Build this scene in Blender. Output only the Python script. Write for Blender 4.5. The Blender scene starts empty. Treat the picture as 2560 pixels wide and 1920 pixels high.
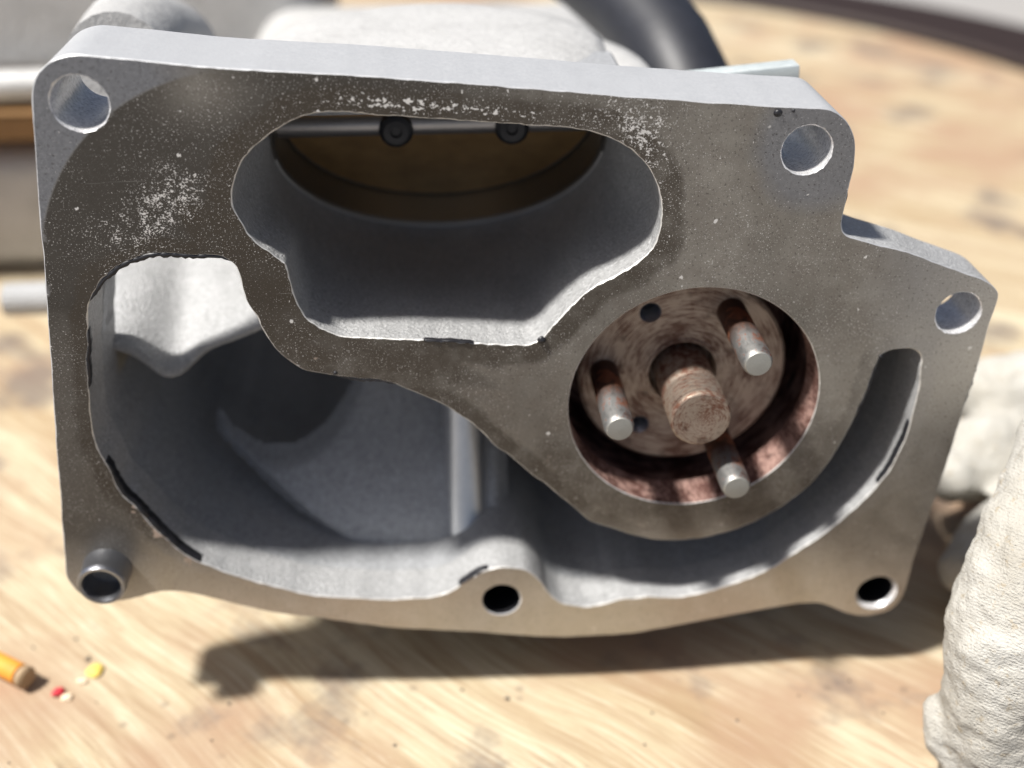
import bpy, bmesh, math, random
import numpy as np
from mathutils import Vector, Matrix, noise as mnoise
from mathutils.geometry import delaunay_2d_cdt
random.seed(4)
rng = np.random.default_rng(4)
sc = bpy.context.scene
C = sc.collection

# ------------------------------------------------------------------ camera
FPX, PITCH, CAMH = 2900.0, math.radians(30.818), 0.245
cam = bpy.data.cameras.new('camera')
cam_ob = bpy.data.objects.new('camera', cam)
C.objects.link(cam_ob)
cam.sensor_width = 36.0
cam.lens = FPX / 2560.0 * 36.0
cam.clip_start, cam.clip_end = 0.01, 200.0
cam_ob.location = (0, 0, CAMH)
cam_ob.rotation_euler = (math.pi / 2 - PITCH, 0, 0)
cam.dof.use_dof = True
cam.dof.focus_distance = 0.259
cam.dof.aperture_fstop = 6.6
cam.dof.aperture_blades = 0
sc.camera = cam_ob

# ------------------------------------------------------------------ world and sun
SUN_DIR = Vector((0.50, 0.235, -1.0)).normalized()      # the way the sunlight travels
to_sun = -SUN_DIR
elev = math.asin(to_sun.z)
az = math.atan2(to_sun.x, to_sun.y)
world = bpy.data.worlds.new('World')
sc.world = world
world.use_nodes = True
wn = world.node_tree
wn.nodes.clear()
sky = wn.nodes.new('ShaderNodeTexSky')
sky.sky_type = 'NISHITA'
sky.sun_disc = False
sky.sun_elevation = elev
sky.sun_rotation = az
sky.dust_density = 3.0
sky.air_density = 0.7
bg = wn.nodes.new('ShaderNodeBackground')
bg.inputs['Strength'].default_value = 0.05
wo = wn.nodes.new('ShaderNodeOutputWorld')
wn.links.new(sky.outputs[0], bg.inputs[0])
wn.links.new(bg.outputs[0], wo.inputs[0])
sun = bpy.data.lights.new('sun', 'SUN')
sun.energy = 5.0
sun.angle = math.radians(5.0)
sun.color = (1.0, 0.965, 0.91)
sun_ob = bpy.data.objects.new('sun', sun)
sun_ob.rotation_euler = to_sun.to_track_quat('Z', 'Y').to_euler()
C.objects.link(sun_ob)

sc.view_settings.view_transform = 'Standard'
sc.view_settings.look = 'None'
sc.view_settings.exposure = 0.55
sc.view_settings.gamma = 1.0
sc.cycles.max_bounces = 10
sc.cycles.diffuse_bounces = 6
sc.cycles.glossy_bounces = 5
sc.cycles.sample_clamp_indirect = 6.0

# ------------------------------------------------------------------ measured outlines of the machined face, in mm
OUT = {
    'outer': [(-98.6,70.9), (-97.7,74.4), (-96.4,76.8), (-94.6,78.6), (-92.0,80.2), (-88.5,81.0), (-84.2,80.6), (-73.1,79.3), (-59.8,77.7),
        (-47.7,76.8), (-29.6,75.4), (-10.9,73.6), (1.7,72.4), (23.2,70.1), (45.1,68.1), (60.0,66.8), (66.7,66.4), (69.8,65.8),
        (72.7,63.6), (74.6,60.9), (75.7,57.8), (76.2,53.1), (75.9,48.8), (75.6,44.4), (75.4,41.5), (75.4,39.5), (75.9,37.6),
        (77.3,36.2), (79.7,35.4), (84.0,34.0), (92.5,31.6), (101.2,28.1), (110.1,24.7), (113.8,22.8), (116.1,20.7), (116.7,18.8),
        (116.5,15.3), (116.0,10.6), (115.9,5.1), (115.4,-4.6), (114.7,-10.0), (114.2,-20.1), (113.2,-33.3), (111.6,-50.3), (110.5,-61.2),
        (110.2,-70.4), (109.7,-74.0), (108.2,-77.5), (105.1,-79.9), (100.4,-80.7), (94.3,-79.1), (89.0,-76.3), (85.1,-74.9), (78.4,-75.0),
        (66.1,-77.0), (54.3,-79.1), (42.6,-81.3), (31.3,-82.8), (14.8,-82.8), (2.9,-81.4), (-11.1,-79.1), (-34.1,-75.8), (-51.8,-71.4),
        (-62.9,-68.9), (-73.5,-65.0), (-79.9,-62.3), (-86.1,-60.1), (-91.3,-59.3), (-94.8,-59.9), (-98.1,-60.8), (-101.2,-61.6), (-105.5,-61.9),
        (-109.9,-61.0), (-113.3,-58.5), (-114.8,-55.4), (-115.4,-52.0), (-114.6,-46.0), (-113.6,-37.8), (-112.1,-27.9), (-110.7,-16.7), (-108.7,-2.3),
        (-107.3,6.9), (-105.5,20.2), (-104.3,28.6), (-103.1,36.8), (-102.4,44.0), (-101.3,51.6), (-99.7,62.7),
        ],
    'intake': [(-37.1,68.0), (-32.8,67.6), (-27.7,67.0), (-20.3,66.4), (-13.0,65.7), (0.2,64.5), (12.5,63.3), (17.0,62.4), (21.5,60.7),
        (25.7,58.4), (29.0,55.2), (31.6,51.4), (33.0,47.5), (33.6,43.5), (33.5,39.5), (32.6,35.7), (30.9,33.3), (27.2,30.0),
        (23.0,27.6), (19.3,25.6), (16.0,22.8), (12.7,19.4), (9.9,15.8), (7.2,12.6), (5.0,11.2), (2.1,10.7), (-9.6,11.8),
        (-24.0,13.3), (-36.0,14.3), (-40.2,15.0), (-43.9,16.8), (-46.6,19.0), (-48.4,21.8), (-49.7,26.0), (-50.2,29.6), (-50.6,32.7),
        (-51.1,34.0), (-53.6,36.1), (-57.0,39.4), (-59.2,43.4), (-60.4,46.3), (-60.7,49.2), (-60.1,52.5), (-58.8,55.7), (-56.7,58.9),
        (-54.1,61.3), (-50.5,64.0), (-47.1,65.9), (-44.0,67.2), (-40.9,67.9),
        ],
    'chamber': [(-80.5,36.9), (-76.0,37.0), (-70.6,36.5), (-65.8,36.1), (-63.8,35.3), (-62.0,33.6), (-61.1,30.8), (-60.6,25.8), (-59.3,21.4),
        (-57.6,16.9), (-55.0,12.0), (-51.5,7.7), (-47.0,5.3), (-41.5,4.0), (-36.2,3.4), (-31.0,2.3), (-26.4,0.2), (-20.8,-2.5),
        (-15.2,-6.2), (-10.3,-10.6), (-4.2,-17.2), (2.2,-23.9), (8.7,-30.3), (14.7,-36.4), (20.6,-42.3), (27.2,-45.7), (34.2,-48.6),
        (40.5,-50.0), (47.4,-50.3), (54.1,-49.2), (62.1,-46.6), (69.2,-42.2), (75.6,-36.5), (78.9,-32.5), (82.7,-25.2), (85.0,-19.3),
        (86.5,-14.4), (87.7,-8.9), (88.9,-2.8), (89.8,0.6), (90.5,3.5), (91.5,5.1), (93.3,5.9), (96.4,5.9), (98.4,5.6),
        (99.9,4.5), (100.9,3.0), (101.2,-0.4), (101.5,-5.5), (101.8,-11.2), (101.2,-16.9), (100.5,-22.4), (98.9,-29.3), (95.1,-36.5),
        (91.1,-42.0), (86.0,-48.2), (79.9,-53.7), (75.2,-57.7), (71.4,-60.8), (64.8,-64.5), (56.7,-67.7), (48.8,-69.6), (41.8,-69.9),
        (35.2,-69.4), (29.8,-69.7), (26.1,-71.1), (20.6,-71.8), (14.5,-70.5), (11.1,-67.6), (8.3,-63.3), (5.0,-58.9), (1.9,-57.2),
        (-2.6,-56.6), (-7.6,-57.8), (-12.6,-60.8), (-15.8,-63.5), (-20.0,-65.4), (-24.5,-66.0), (-38.0,-65.3), (-51.1,-63.4), (-59.8,-60.7),
        (-68.2,-57.0), (-78.5,-51.8), (-84.3,-47.3), (-90.7,-38.6), (-94.5,-31.5), (-97.7,-25.7), (-99.0,-19.3), (-100.4,-13.3), (-100.8,-8.9),
        (-100.5,-4.1), (-99.6,2.9), (-98.4,11.0), (-96.7,19.8), (-95.6,24.1), (-94.4,27.4), (-92.2,30.4), (-89.2,33.1), (-85.0,35.6),
        ],
    'arc': [(-101.0,45.7), (-97.1,54.1), (-90.1,63.2), (-79.5,71.2), (-70.4,74.8), (-61.6,77.1),
        ],

}
Z1 = 0.1015                     # height of the outline origin above the table
YAW = math.radians(4.234)       # the casing is turned a little to the right
CAS = Vector((0.0, 0.24047, 0.0))


def loc(u, v, d=0.0):
    """casing coordinates: u right, v up, d into the casing (mm) -> metres"""
    return Vector((u * .001, d * .001, v * .001 + Z1))


def at(x, y, depth):
    """a point of the photograph at a given distance along the view axis -> world"""
    s, c = math.sin(PITCH), math.cos(PITCH)
    a, b = (x - 1280) / FPX, (960 - y) / FPX
    return Vector((a, b * s + c, b * c - s)) * depth + Vector((0, 0, CAMH))


def on_table(x, y, z=0.0):
    s, c = math.sin(PITCH), math.cos(PITCH)
    a, b = (x - 1280) / FPX, (960 - y) / FPX
    r = Vector((a, b * s + c, b * c - s))
    return r * ((z - CAMH) / r.z) + Vector((0, 0, CAMH))


# ------------------------------------------------------------------ node helpers
class NT:
    def __init__(self, name):
        self.m = bpy.data.materials.new(name)
        self.m.use_nodes = True
        self.t = self.m.node_tree
        self.t.nodes.clear()
        self.out = self.n('ShaderNodeOutputMaterial')
        self.b = self.n('ShaderNodeBsdfPrincipled')
        self.l(self.b.outputs[0], self.out.inputs[0])
        self.co = self.n('ShaderNodeTexCoord').outputs['Object']

    def n(self, k, **p):
        x = self.t.nodes.new(k)
        for a, v in p.items():
            setattr(x, a, v)
        return x

    def l(self, a, b):
        self.t.links.new(a, b)

    def put(self, sock, v):
        if isinstance(v, bpy.types.NodeSocket):
            self.l(v, sock)
        else:
            sock.default_value = v

    def set(self, **k):
        for a, v in k.items():
            self.put(self.b.inputs[a.replace('_', ' ')], v)

    def map(self, scale=(1, 1, 1), rot=(0, 0, 0), src=None):
        m = self.n('ShaderNodeMapping')
        m.inputs['Scale'].default_value = scale
        m.inputs['Rotation'].default_value = rot
        self.l(src or self.co, m.inputs[0])
        return m.outputs[0]

    def noise(self, scale, detail=4, rough=.55, vec=None, dist=0.0):
        x = self.n('ShaderNodeTexNoise')
        x.inputs['Scale'].default_value = scale
        x.inputs['Detail'].default_value = detail
        x.inputs['Roughness'].default_value = rough
        x.inputs['Distortion'].default_value = dist
        self.l(vec or self.co, x.inputs['Vector'])
        return x.outputs['Fac']

    def voro(self, scale, vec=None, feature='F1', out='Distance', rnd=1.0):
        x = self.n('ShaderNodeTexVoronoi', feature=feature)
        x.inputs['Scale'].default_value = scale
        x.inputs['Randomness'].default_value = rnd
        self.l(vec or self.co, x.inputs['Vector'])
        return x.outputs[out]

    def attr(self, name):
        return self.n('ShaderNodeAttribute', attribute_name=name).outputs['Fac']

    def math(self, op, a, b=0.0, clamp=False):
        x = self.n('ShaderNodeMath', operation=op, use_clamp=clamp)
        self.put(x.inputs[0], a)
        self.put(x.inputs[1], b)
        return x.outputs[0]

    def ramp(self, f, lo, hi, a=0.0, b=1.0):
        x = self.n('ShaderNodeMapRange')
        x.clamp = True
        self.put(x.inputs[0], f)
        for i, v in zip((1, 2, 3, 4), (lo, hi, a, b)):
            self.put(x.inputs[i], v)
        return x.outputs[0]

    def mix(self, f, a, b, mode='MIX'):
        x = self.n('ShaderNodeMix', data_type='RGBA', blend_type=mode)
        self.put(x.inputs[0], f)
        for i, v in ((6, a), (7, b)):
            self.put(x.inputs[i], (*v, 1.0) if isinstance(v, tuple) else v)
        return x.outputs[2]

    def bump(self, h, dist, strength=1.0, prev=None):
        x = self.n('ShaderNodeBump')
        x.inputs['Strength'].default_value = strength
        x.inputs['Distance'].default_value = dist
        self.put(x.inputs['Height'], h)
        if prev:
            self.l(prev, x.inputs['Normal'])
        self.l(x.outputs[0], self.b.inputs['Normal'])
        return x.outputs[0]


# ------------------------------------------------------------------ materials
def mat_face():
    k = NT('machined_face')
    n1, n2, n3 = k.noise(28, 5), k.noise(160, 4, .6), k.noise(900, 3, .6)
    gas, fl, cl, peel = k.attr('gasket'), k.attr('fleck'), k.attr('clean'), k.attr('peel')
    oil_refl = k.attr('oil_refl')
    base = k.mix(k.ramp(n1, .35, .65), (.20, .186, .163), (.335, .315, .28))
    base = k.mix(k.ramp(n2, .4, .7, 0, .55), base, (.20, .175, .15))
    base = k.mix(oil_refl, base, (.042, .036, .029))
    base = k.mix(k.math('MULTIPLY', gas, k.ramp(n2, .3, .55, .5, .85)), base, (.058, .046, .033))
    clean = k.mix(k.ramp(n3, .35, .7), (.19, .195, .21), (.26, .265, .28))
    low = k.mix(k.ramp(n2, .3, .7), (.46, .43, .385), (.56, .53, .48))
    base = k.mix(cl, base, clean)
    base = k.mix(k.attr('bright'), base, low)
    # dark pitting and greasy specks
    pit = k.ramp(k.noise(1500, 2, .6), .60, .68)
    base = k.mix(k.math('MULTIPLY', pit, .6), base, (.05, .042, .035))
    # pale flecks, dense where the coating has worn through
    f1 = k.noise(2300, 2.5, .55, k.map((1, 1, 1.15)))
    clump = k.ramp(k.noise(420, 3, .6), .36, .64)
    thr = k.math('SUBTRACT', .69, k.math('MULTIPLY', k.math('MULTIPLY', fl, clump), .24))
    m1 = k.ramp(k.math('SUBTRACT', f1, thr), 0, .025)
    tiny = k.noise(2700, 1.5, .5)
    m0 = k.math('MULTIPLY', k.ramp(tiny, .645, .67), k.math('MULTIPLY', k.ramp(k.noise(75, 3, .6), .40, .60, .15, 1), k.math('SUBTRACT', .95, k.math('MULTIPLY', cl, .7))))
    # larger flakes
    big = k.attr('flake')
    f2 = k.noise(760, 3, .6, k.map((1, 1, 1.3)))
    m2 = k.ramp(k.math('SUBTRACT', f2, k.math('SUBTRACT', .74, k.math('MULTIPLY', big, .22))), 0, .02)
    m1 = k.math('MAXIMUM', m1, m0)
    # single larger chips, here and there
    vc = k.n('ShaderNodeSeparateColor')
    wv = k.n('ShaderNodeVectorMath', operation='MULTIPLY_ADD')
    wn_ = k.n('ShaderNodeTexNoise')
    wn_.inputs['Scale'].default_value = 1500
    k.l(k.co, wn_.inputs['Vector'])
    k.l(wn_.outputs['Color'], wv.inputs[0])
    wv.inputs[1].default_value = (.0008, .0008, .0008)
    k.l(k.co, wv.inputs[2])
    k.l(k.voro(300, wv.outputs[0], out='Color'), vc.inputs[0])
    m3 = k.math('MULTIPLY', k.math('GREATER_THAN', vc.outputs[0], .80),
                k.math('LESS_THAN', k.voro(300, wv.outputs[0]), k.ramp(vc.outputs[1], 0, 1, .05, .19)))
    m1 = k.math('MAXIMUM', m1, k.math('MULTIPLY', m3, k.math('SUBTRACT', 1, k.math('MULTIPLY', cl, .6))))
    # fine scratches
    for sc_, rot in (((60, 1, 4200), .5), ((55, 1, 3800), -.9)):
        s_ = k.noise(1, 2, .5, k.map(sc_, (0, rot, 0)))
        base = k.mix(k.math('MULTIPLY', k.ramp(s_, .70, .74), .35), base, (.42, .41, .39))
    m = k.math('MAXIMUM', m1, m2)
    base = k.mix(k.math('MULTIPLY', m, .95), base, (.76, .74, .71))
    pm = k.ramp(k.math('ADD', peel, k.math('MULTIPLY', k.math('SUBTRACT', n2, .5), 2.2)), .5, .56)
    base = k.mix(pm, base, (.46, .37, .31))
    k.set(Base_Color=base)
    k.set(Metallic=k.math('SUBTRACT', .78, k.math('MULTIPLY', k.math('MAXIMUM', k.math('MAXIMUM', m, gas), oil_refl), .42)))
    k.set(Roughness=k.ramp(k.math('ADD', k.math('MULTIPLY', n2, .6), k.math('MULTIPLY', n3, .4)), .35, .65, .28, .50))
    mill = k.noise(1, 3, .6, k.map((260, 1, 3800), (0, .16, 0)))
    b = k.bump(k.math('ADD', k.noise(2600, 3, .6), k.math('MULTIPLY', mill, .8)), .00006, .55)
    k.bump(k.math('ADD', m, k.math('MULTIPLY', pit, -.6)), .00008, .5, b)
    return k.m


def mat_alu(name, col, rough, metal=.85, streak=None, grain=.5, gscale=1800, spread=.12):
    k = NT(name)
    vec = k.map(streak) if streak else None
    n = k.noise(300 if streak else 120, 4, .6, vec)
    d = tuple(max(0, c - spread) for c in col)
    base = k.mix(k.ramp(n, .3, .7), d, col)
    base = k.mix(k.ramp(k.noise(60, 4), .5, .8, 0, .35), base, tuple(c * .75 for c in col))
    k.set(Base_Color=base, Metallic=metal, Roughness=k.ramp(n, .3, .7, rough - .06, rough + .08))
    k.bump(k.noise(gscale, 3, .6), .00012, grain)
    return k.m


def mat_cast(name, col, rough=.55, metal=.35, grain=.0003, gscale=900, dirt=.5, salt=.6):
    k = NT(name)
    n, s = k.noise(45, 5, .6), k.noise(500, 3, .6)
    base = k.mix(k.ramp(n, .4, .7, 0, dirt), col, tuple(c * .62 for c in col))
    base = k.mix(k.ramp(s, .58, .68, 0, .4), base, tuple(c * .5 for c in col))
    k.set(Base_Color=base, Metallic=metal, Roughness=rough)
    g = k.noise(gscale, 4, .65)
    base = k.mix(k.ramp(g, .54, .66, 0, salt), base, tuple(min(.9, c * 1.5) for c in col))
    base = k.mix(k.ramp(g, .46, .34, 0, salt), base, tuple(c * .55 for c in col))
    k.set(Base_Color=base)
    k.bump(g, grain, .9)
    return k.m


def mat_rust(name, pale, brown, amount=.5, metal=.25, tip_shade=False):
    k = NT(name)
    # turning marks run round the axis of the part
    r = k.n('ShaderNodeVectorMath', operation='LENGTH')
    sx = k.n('ShaderNodeSeparateXYZ')
    k.l(k.co, sx.inputs[0])
    cb = k.n('ShaderNodeCombineXYZ')
    k.l(sx.outputs[0], cb.inputs[0])
    k.l(sx.outputs[2], cb.inputs[1])
    k.l(cb.outputs[0], r.inputs[0])
    ang = k.math('ARCTAN2', sx.outputs[2], sx.outputs[0])
    pol = k.n('ShaderNodeCombineXYZ')
    k.l(k.math('MULTIPLY', r.outputs['Value'], 2600), pol.inputs[0])
    k.l(k.math('MULTIPLY', ang, 4.0), pol.inputs[1])
    k.l(k.math('MULTIPLY', sx.outputs[1], 500), pol.inputs[2])
    st = k.noise(1.0, 4, .65, pol.outputs[0], .3)
    bl = k.noise(110, 4, .6)
    f = k.math('ADD', k.math('MULTIPLY', st, .65), k.math('MULTIPLY', bl, .45))
    base = k.mix(k.ramp(f, .60 - .2 * amount, .72 - .2 * amount), pale, brown)
    base = k.mix(k.ramp(k.noise(260, 4), .58, .7, 0, .6), base, tuple(c * .4 for c in brown))
    if tip_shade:  # shaded inner length and lit end put into the pin colour, with some rust
        y_ = sx.outputs[1]
        wv = k.math('MULTIPLY', k.math('SUBTRACT', bl, .5), .006)
        base = k.mix(k.ramp(k.math('ADD', y_, wv), -.004, .002), base, (.115, .062, .045))
        base = k.mix(k.math('MULTIPLY', k.ramp(k.math('ADD', y_, wv), -.008, -.005), k.ramp(k.noise(190, 2), .54, .64)), base, (.30, .125, .07))
        base = k.mix(k.ramp(y_, -.0117, -.0122), base, (.42, .42, .39))
    k.set(Base_Color=base, Metallic=metal, Roughness=k.ramp(f, .4, .7, .42, .75))
    k.bump(f, .00008, .5)
    return k.m


def mat_plain(name, col, rough=.5, metal=0.0, grain=.0001, gscale=700, vary=.25):
    k = NT(name)
    n = k.noise(150, 4)
    k.set(Base_Color=k.mix(k.ramp(n, .3, .7), tuple(c * (1 - vary) for c in col), col),
          Metallic=metal, Roughness=rough)
    k.bump(k.noise(gscale, 3), grain, .6)
    return k.m


def mat_wood():
    k = NT('worn_plywood')
    g = math.radians(40)
    warp = k.n('ShaderNodeTexNoise')
    warp.inputs['Scale'].default_value = 5.0
    warp.inputs['Detail'].default_value = 2
    k.l(k.co, warp.inputs['Vector'])
    off = k.n('ShaderNodeVectorMath', operation='MULTIPLY_ADD')
    k.l(warp.outputs['Color'], off.inputs[0])
    off.inputs[1].default_value = (.045, .045, 0)
    k.l(k.co, off.inputs[2])
    v = k.map((1, 1, 1), (0, 0, g), off.outputs[0])
    fine = k.noise(1, 5, .65, k.map((45, 900, 1), src=v))
    mid = k.noise(1, 4, .6, k.map((7, 150, 1), src=v))
    ring = k.noise(1, 3, .5, k.map((3, 38, 1), src=v))
    blot = k.noise(16, 5, .6)
    base = k.mix(k.ramp(ring, .38, .64), (.41, .325, .205), (.55, .485, .35))
    base = k.mix(k.ramp(mid, .42, .66, 0, .75), base, (.32, .22, .13))
    base = k.mix(k.ramp(fine, .50, .68, 0, .7), base, (.27, .185, .11))
    base = k.mix(k.ramp(fine, .46, .30, 0, .65), base, (.62, .575, .45))
    big = k.noise(7.5, 3, .55)
    base = k.mix(k.ramp(k.math('ADD', k.math('MULTIPLY', big, .6), k.math('MULTIPLY', blot, .5)), .52, .66, 0, .85), base, (.34, .225, .15))
    grey = k.noise(19, 5, .6)
    base = k.mix(k.ramp(grey, .56, .66, 0, .75), base, (.14, .115, .105))
    sp = k.ramp(k.voro(95), .08, .16, .35, 0)
    sp = k.math('MULTIPLY', sp, k.ramp(k.noise(40, 2), .5, .56))
    base = k.mix(sp, base, (.10, .075, .06))
    k.set(Base_Color=base, Roughness=.62)
    k.b.inputs['Specular IOR Level'].default_value = .3
    k.bump(fine, .0003, .5)
    return k.m


def mat_glove():
    k = NT('white_knit_cotton')
    kn = k.n('ShaderNodeTexWave', wave_type='BANDS', bands_direction='DIAGONAL')
    kn.inputs['Scale'].default_value = 330
    kn.inputs['Distortion'].default_value = 5.0
    kn.inputs['Detail'].default_value = 2.5
    kn.inputs['Detail Scale'].default_value = 2.0
    k.l(k.map((1, 1, 1.6), (.2, .5, .3)), kn.inputs['Vector'])
    s, n = k.noise(1500, 3, .65), k.noise(42, 4)
    base = k.mix(k.ramp(n, .42, .7), (.50, .49, .455), (.39, .37, .325))
    base = k.mix(k.ramp(kn.outputs['Fac'], .25, .0, 0, .35), base, (.42, .39, .33))
    base = k.mix(k.math('MULTIPLY', k.ramp(k.noise(420, 3, .6), .60, .68), .5), base, (.36, .29, .19))
    k.set(Base_Color=base, Roughness=.95)
    k.b.inputs['Specular IOR Level'].default_value = .1
    b = k.bump(kn.outputs['Fac'], .0004, .22)
    b = k.bump(k.noise(480, 4, .65), .0009, .7, b)
    k.bump(s, .0005, .9, b)
    return k.m


M = {
    'face': mat_face(),
    'edge': mat_alu('bare_milled_edge', (.52, .53, .545), .42, .3, (4, 4, 40), .3, 1800, .05),
    'chip': mat_alu('bright_chipped_rim', (.78, .77, .74), .45, .5, None, .9, 2500),
    'bore': mat_alu('drilled_aluminium', (.92, .92, .93), .28, .35, (4, 14, 4), .6, 1800, .5),
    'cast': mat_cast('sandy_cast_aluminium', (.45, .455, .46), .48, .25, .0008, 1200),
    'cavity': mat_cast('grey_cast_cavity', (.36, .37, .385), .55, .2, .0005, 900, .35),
    'boss': mat_alu('machined_boss', (.78, .79, .80), .34, .9, (6, 6, 1), .3),
    'rear': mat_cast('weathered_casting', (.50, .50, .495), .6, .2, .0006, 300, .4, .15),
    'turned': mat_alu('turned_throttle_bore', (.34, .32, .29), .33, .9, (3, 60, 60), .2),
    'brass': mat_plain('brass_disc', (.60, .38, .17), .36, .7, .00005),
    'steel': mat_alu('oiled_steel', (.40, .38, .37), .38, .9, (3, 40, 3), .3, 1800, .06),
    'sleeve': mat_alu('sleeve_steel', (.40, .41, .44), .33, .95, (3, 40, 3), .3),
    'black': mat_plain('black_sealant', (.018, .018, .022), .42, 0, .0002, 500),
    'screw': mat_plain('black_screw_and_hole_shade', (.02, .02, .024), .4, .3),
    'rubber': mat_plain('black_rubber', (.022, .024, .032), .5, 0, .0001, 500),
    'hub': mat_rust('rusty_turned_disc', (.50, .40, .31), (.17, .09, .06), .45),
    'shaft': mat_rust('rusty_shaft_end', (.38, .31, .25), (.19, .09, .06), .42, .7),
    'bore_rust': mat_rust('pink_rusted_bore', (.43, .28, .24), (.11, .05, .04), .6, .2),
    'pin': mat_rust('steel_pin', (.27, .27, .265), (.26, .10, .06), .15, .8, True),
    'wood': mat_wood(),
    'rim': mat_plain('dark_rusty_hoop', (.032, .017, .013), .6, .1, .0005, 120, .6),
    'ground': mat_plain('pale_concrete', (.34, .33, .32), .8, 0, .002, 40),
    'glove': mat_glove(),
    'orange': mat_plain('orange_paper', (.80, .33, .04), .6),
    'ash': mat_plain('grey_end', (.42, .30, .18), .8),
    'red': mat_plain('red_crumb', (.65, .04, .06), .5),
    'yellow': mat_plain('yellow_crumb', (.90, .68, .16), .6),
    'pale': mat_plain('pale_crumb', (.90, .72, .52), .6),
    'tan': mat_plain('brown_gasket_paper', (.30, .17, .07), .7),
    'zinc': mat_alu('zinc_plated_bar', (.74, .80, .80), .35, .4, (2, 2, 20), .2),
    'grit': mat_plain('dark_grit', (.07, .055, .045), .8),
}


# ------------------------------------------------------------------ object helpers
def link(name, me, mats, parent=None, smooth=True):
    o = bpy.data.objects.new(name, me)
    C.objects.link(o)
    for m in (mats if isinstance(mats, (list, tuple)) else [mats]):
        me.materials.append(m)
    if smooth:
        me.polygons.foreach_set('use_smooth', [True] * len(me.polygons))
    if parent:
        o.parent = parent
    return o


def sharp(o, deg=35):
    me = o.data
    bm = bmesh.new()
    bm.from_mesh(me)
    for e in bm.edges:
        e.smooth = len(e.link_faces) == 2 and e.calc_face_angle(0) < math.radians(deg)
    bm.to_mesh(me)
    bm.free()
    return o


def mesh(name, vs, fs, mats, parent=None, smooth=True, recalc=True):
    me = bpy.data.meshes.new(name)
    me.from_pydata([tuple(v) for v in vs], [], fs)
    if recalc:
        bm = bmesh.new()
        bm.from_mesh(me)
        bmesh.ops.recalc_face_normals(bm, faces=bm.faces)
        bm.to_mesh(me)
        bm.free()
    return link(name, me, mats, parent, smooth)


def tag(o, label=None, cat=None, group=None, kind=None):
    for k, v in (('label', label), ('category', cat), ('group', group), ('kind', kind)):
        if v:
            o[k] = v
    return o


def empty(name, p, rz=0.0):
    o = bpy.data.objects.new(name, None)
    o.empty_display_size = .02
    o.location = p
    o.rotation_euler = (0, 0, rz)
    C.objects.link(o)
    return o


def lathe(name, prof, m, parent=None, origin=(0, 0, 0), axis=(0, 1, 0), seg=64, cap0=True, cap1=True, deg=35):
    """profile of (radius, along) in mm turned about an axis through origin (metres); the mesh's own y is the axis"""
    vs, fs = [], []
    for r, h in prof:
        for i in range(seg):
            a = 2 * math.pi * i / seg
            vs.append((r * .001 * math.cos(a), h * .001, r * .001 * math.sin(a)))
    for j in range(len(prof) - 1):
        for i in range(seg):
            k = (i + 1) % seg
            fs.append((j * seg + i, j * seg + k, (j + 1) * seg + k, (j + 1) * seg + i))
    if cap0:
        fs.append(tuple(range(seg)))
    if cap1:
        fs.append(tuple(range((len(prof) - 1) * seg, len(prof) * seg)))
    o = mesh(name, vs, fs, m, parent)
    o.location = origin
    o.rotation_euler = Vector((0, 1, 0)).rotation_difference(Vector(axis)).to_euler()
    return sharp(o, deg)


def tube(name, pts, rad, m, parent=None, seg=24, cap=True):
    pts = [Vector(p) for p in pts]
    rads = rad if isinstance(rad, (list, tuple)) else [rad] * len(pts)
    vs, fs = [], []
    up = Vector((.13, .21, 1)).normalized()
    for i, p in enumerate(pts):
        t = (pts[min(i + 1, len(pts) - 1)] - pts[max(i - 1, 0)]).normalized()
        a = t.cross(up).normalized()
        b = a.cross(t).normalized()
        for k in range(seg):
            q = 2 * math.pi * k / seg
            vs.append(p + (a * math.cos(q) + b * math.sin(q)) * rads[i])
    for j in range(len(pts) - 1):
        for i in range(seg):
            k = (i + 1) % seg
            fs.append((j * seg + i, j * seg + k, (j + 1) * seg + k, (j + 1) * seg + i))
    if cap:
        fs += [tuple(range(seg)), tuple(range((len(pts) - 1) * seg, len(pts) * seg))]
    return sharp(mesh(name, vs, fs, m, parent), 50)


def block(name, lo, hi, m, parent=None, bev=.003, seg=3):
    """rounded block between two corners (metres)"""
    bm = bmesh.new()
    bmesh.ops.create_cube(bm, size=1)
    lo, hi = Vector(lo), Vector(hi)
    for v in bm.verts:
        v.co = Vector((lo[i] + (v.co[i] + .5) * (hi[i] - lo[i]) for i in range(3)))
    bmesh.ops.bevel(bm, geom=list(bm.edges), offset=bev, segments=seg, affect='EDGES', profile=.5)
    me = bpy.data.meshes.new(name)
    bm.to_mesh(me)
    bm.free()
    return sharp(link(name, me, m, parent), 40)


def spline(pts, step, closed=True):
    """Catmull-Rom through the points, resampled evenly"""
    P = np.array(pts, float)
    n = len(P)
    out = []
    for i in range(n if closed else n - 1):
        if closed:
            p0, p1, p2, p3 = P[i - 1], P[i], P[(i + 1) % n], P[(i + 2) % n]
        else:
            p0, p1, p2, p3 = P[max(i - 1, 0)], P[i], P[i + 1], P[min(i + 2, n - 1)]
        for t in np.linspace(0, 1, 8, endpoint=False):
            out.append(.5 * (2 * p1 + (p2 - p0) * t + (2 * p0 - 5 * p1 + 4 * p2 - p3) * t * t + (3 * p1 - p0 - 3 * p2 + p3) * t ** 3))
    if not closed:
        out.append(P[-1])
    Q = np.array(out)
    R = np.vstack([Q, Q[:1]]) if closed else Q
    s = np.r_[0, np.cumsum(np.hypot(*np.diff(R, axis=0).T))]
    m = max(8, int(s[-1] / step))
    q = np.linspace(0, s[-1], m, endpoint=not closed)
    return np.c_[np.interp(q, s, R[:, 0]), np.interp(q, s, R[:, 1])]


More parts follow.
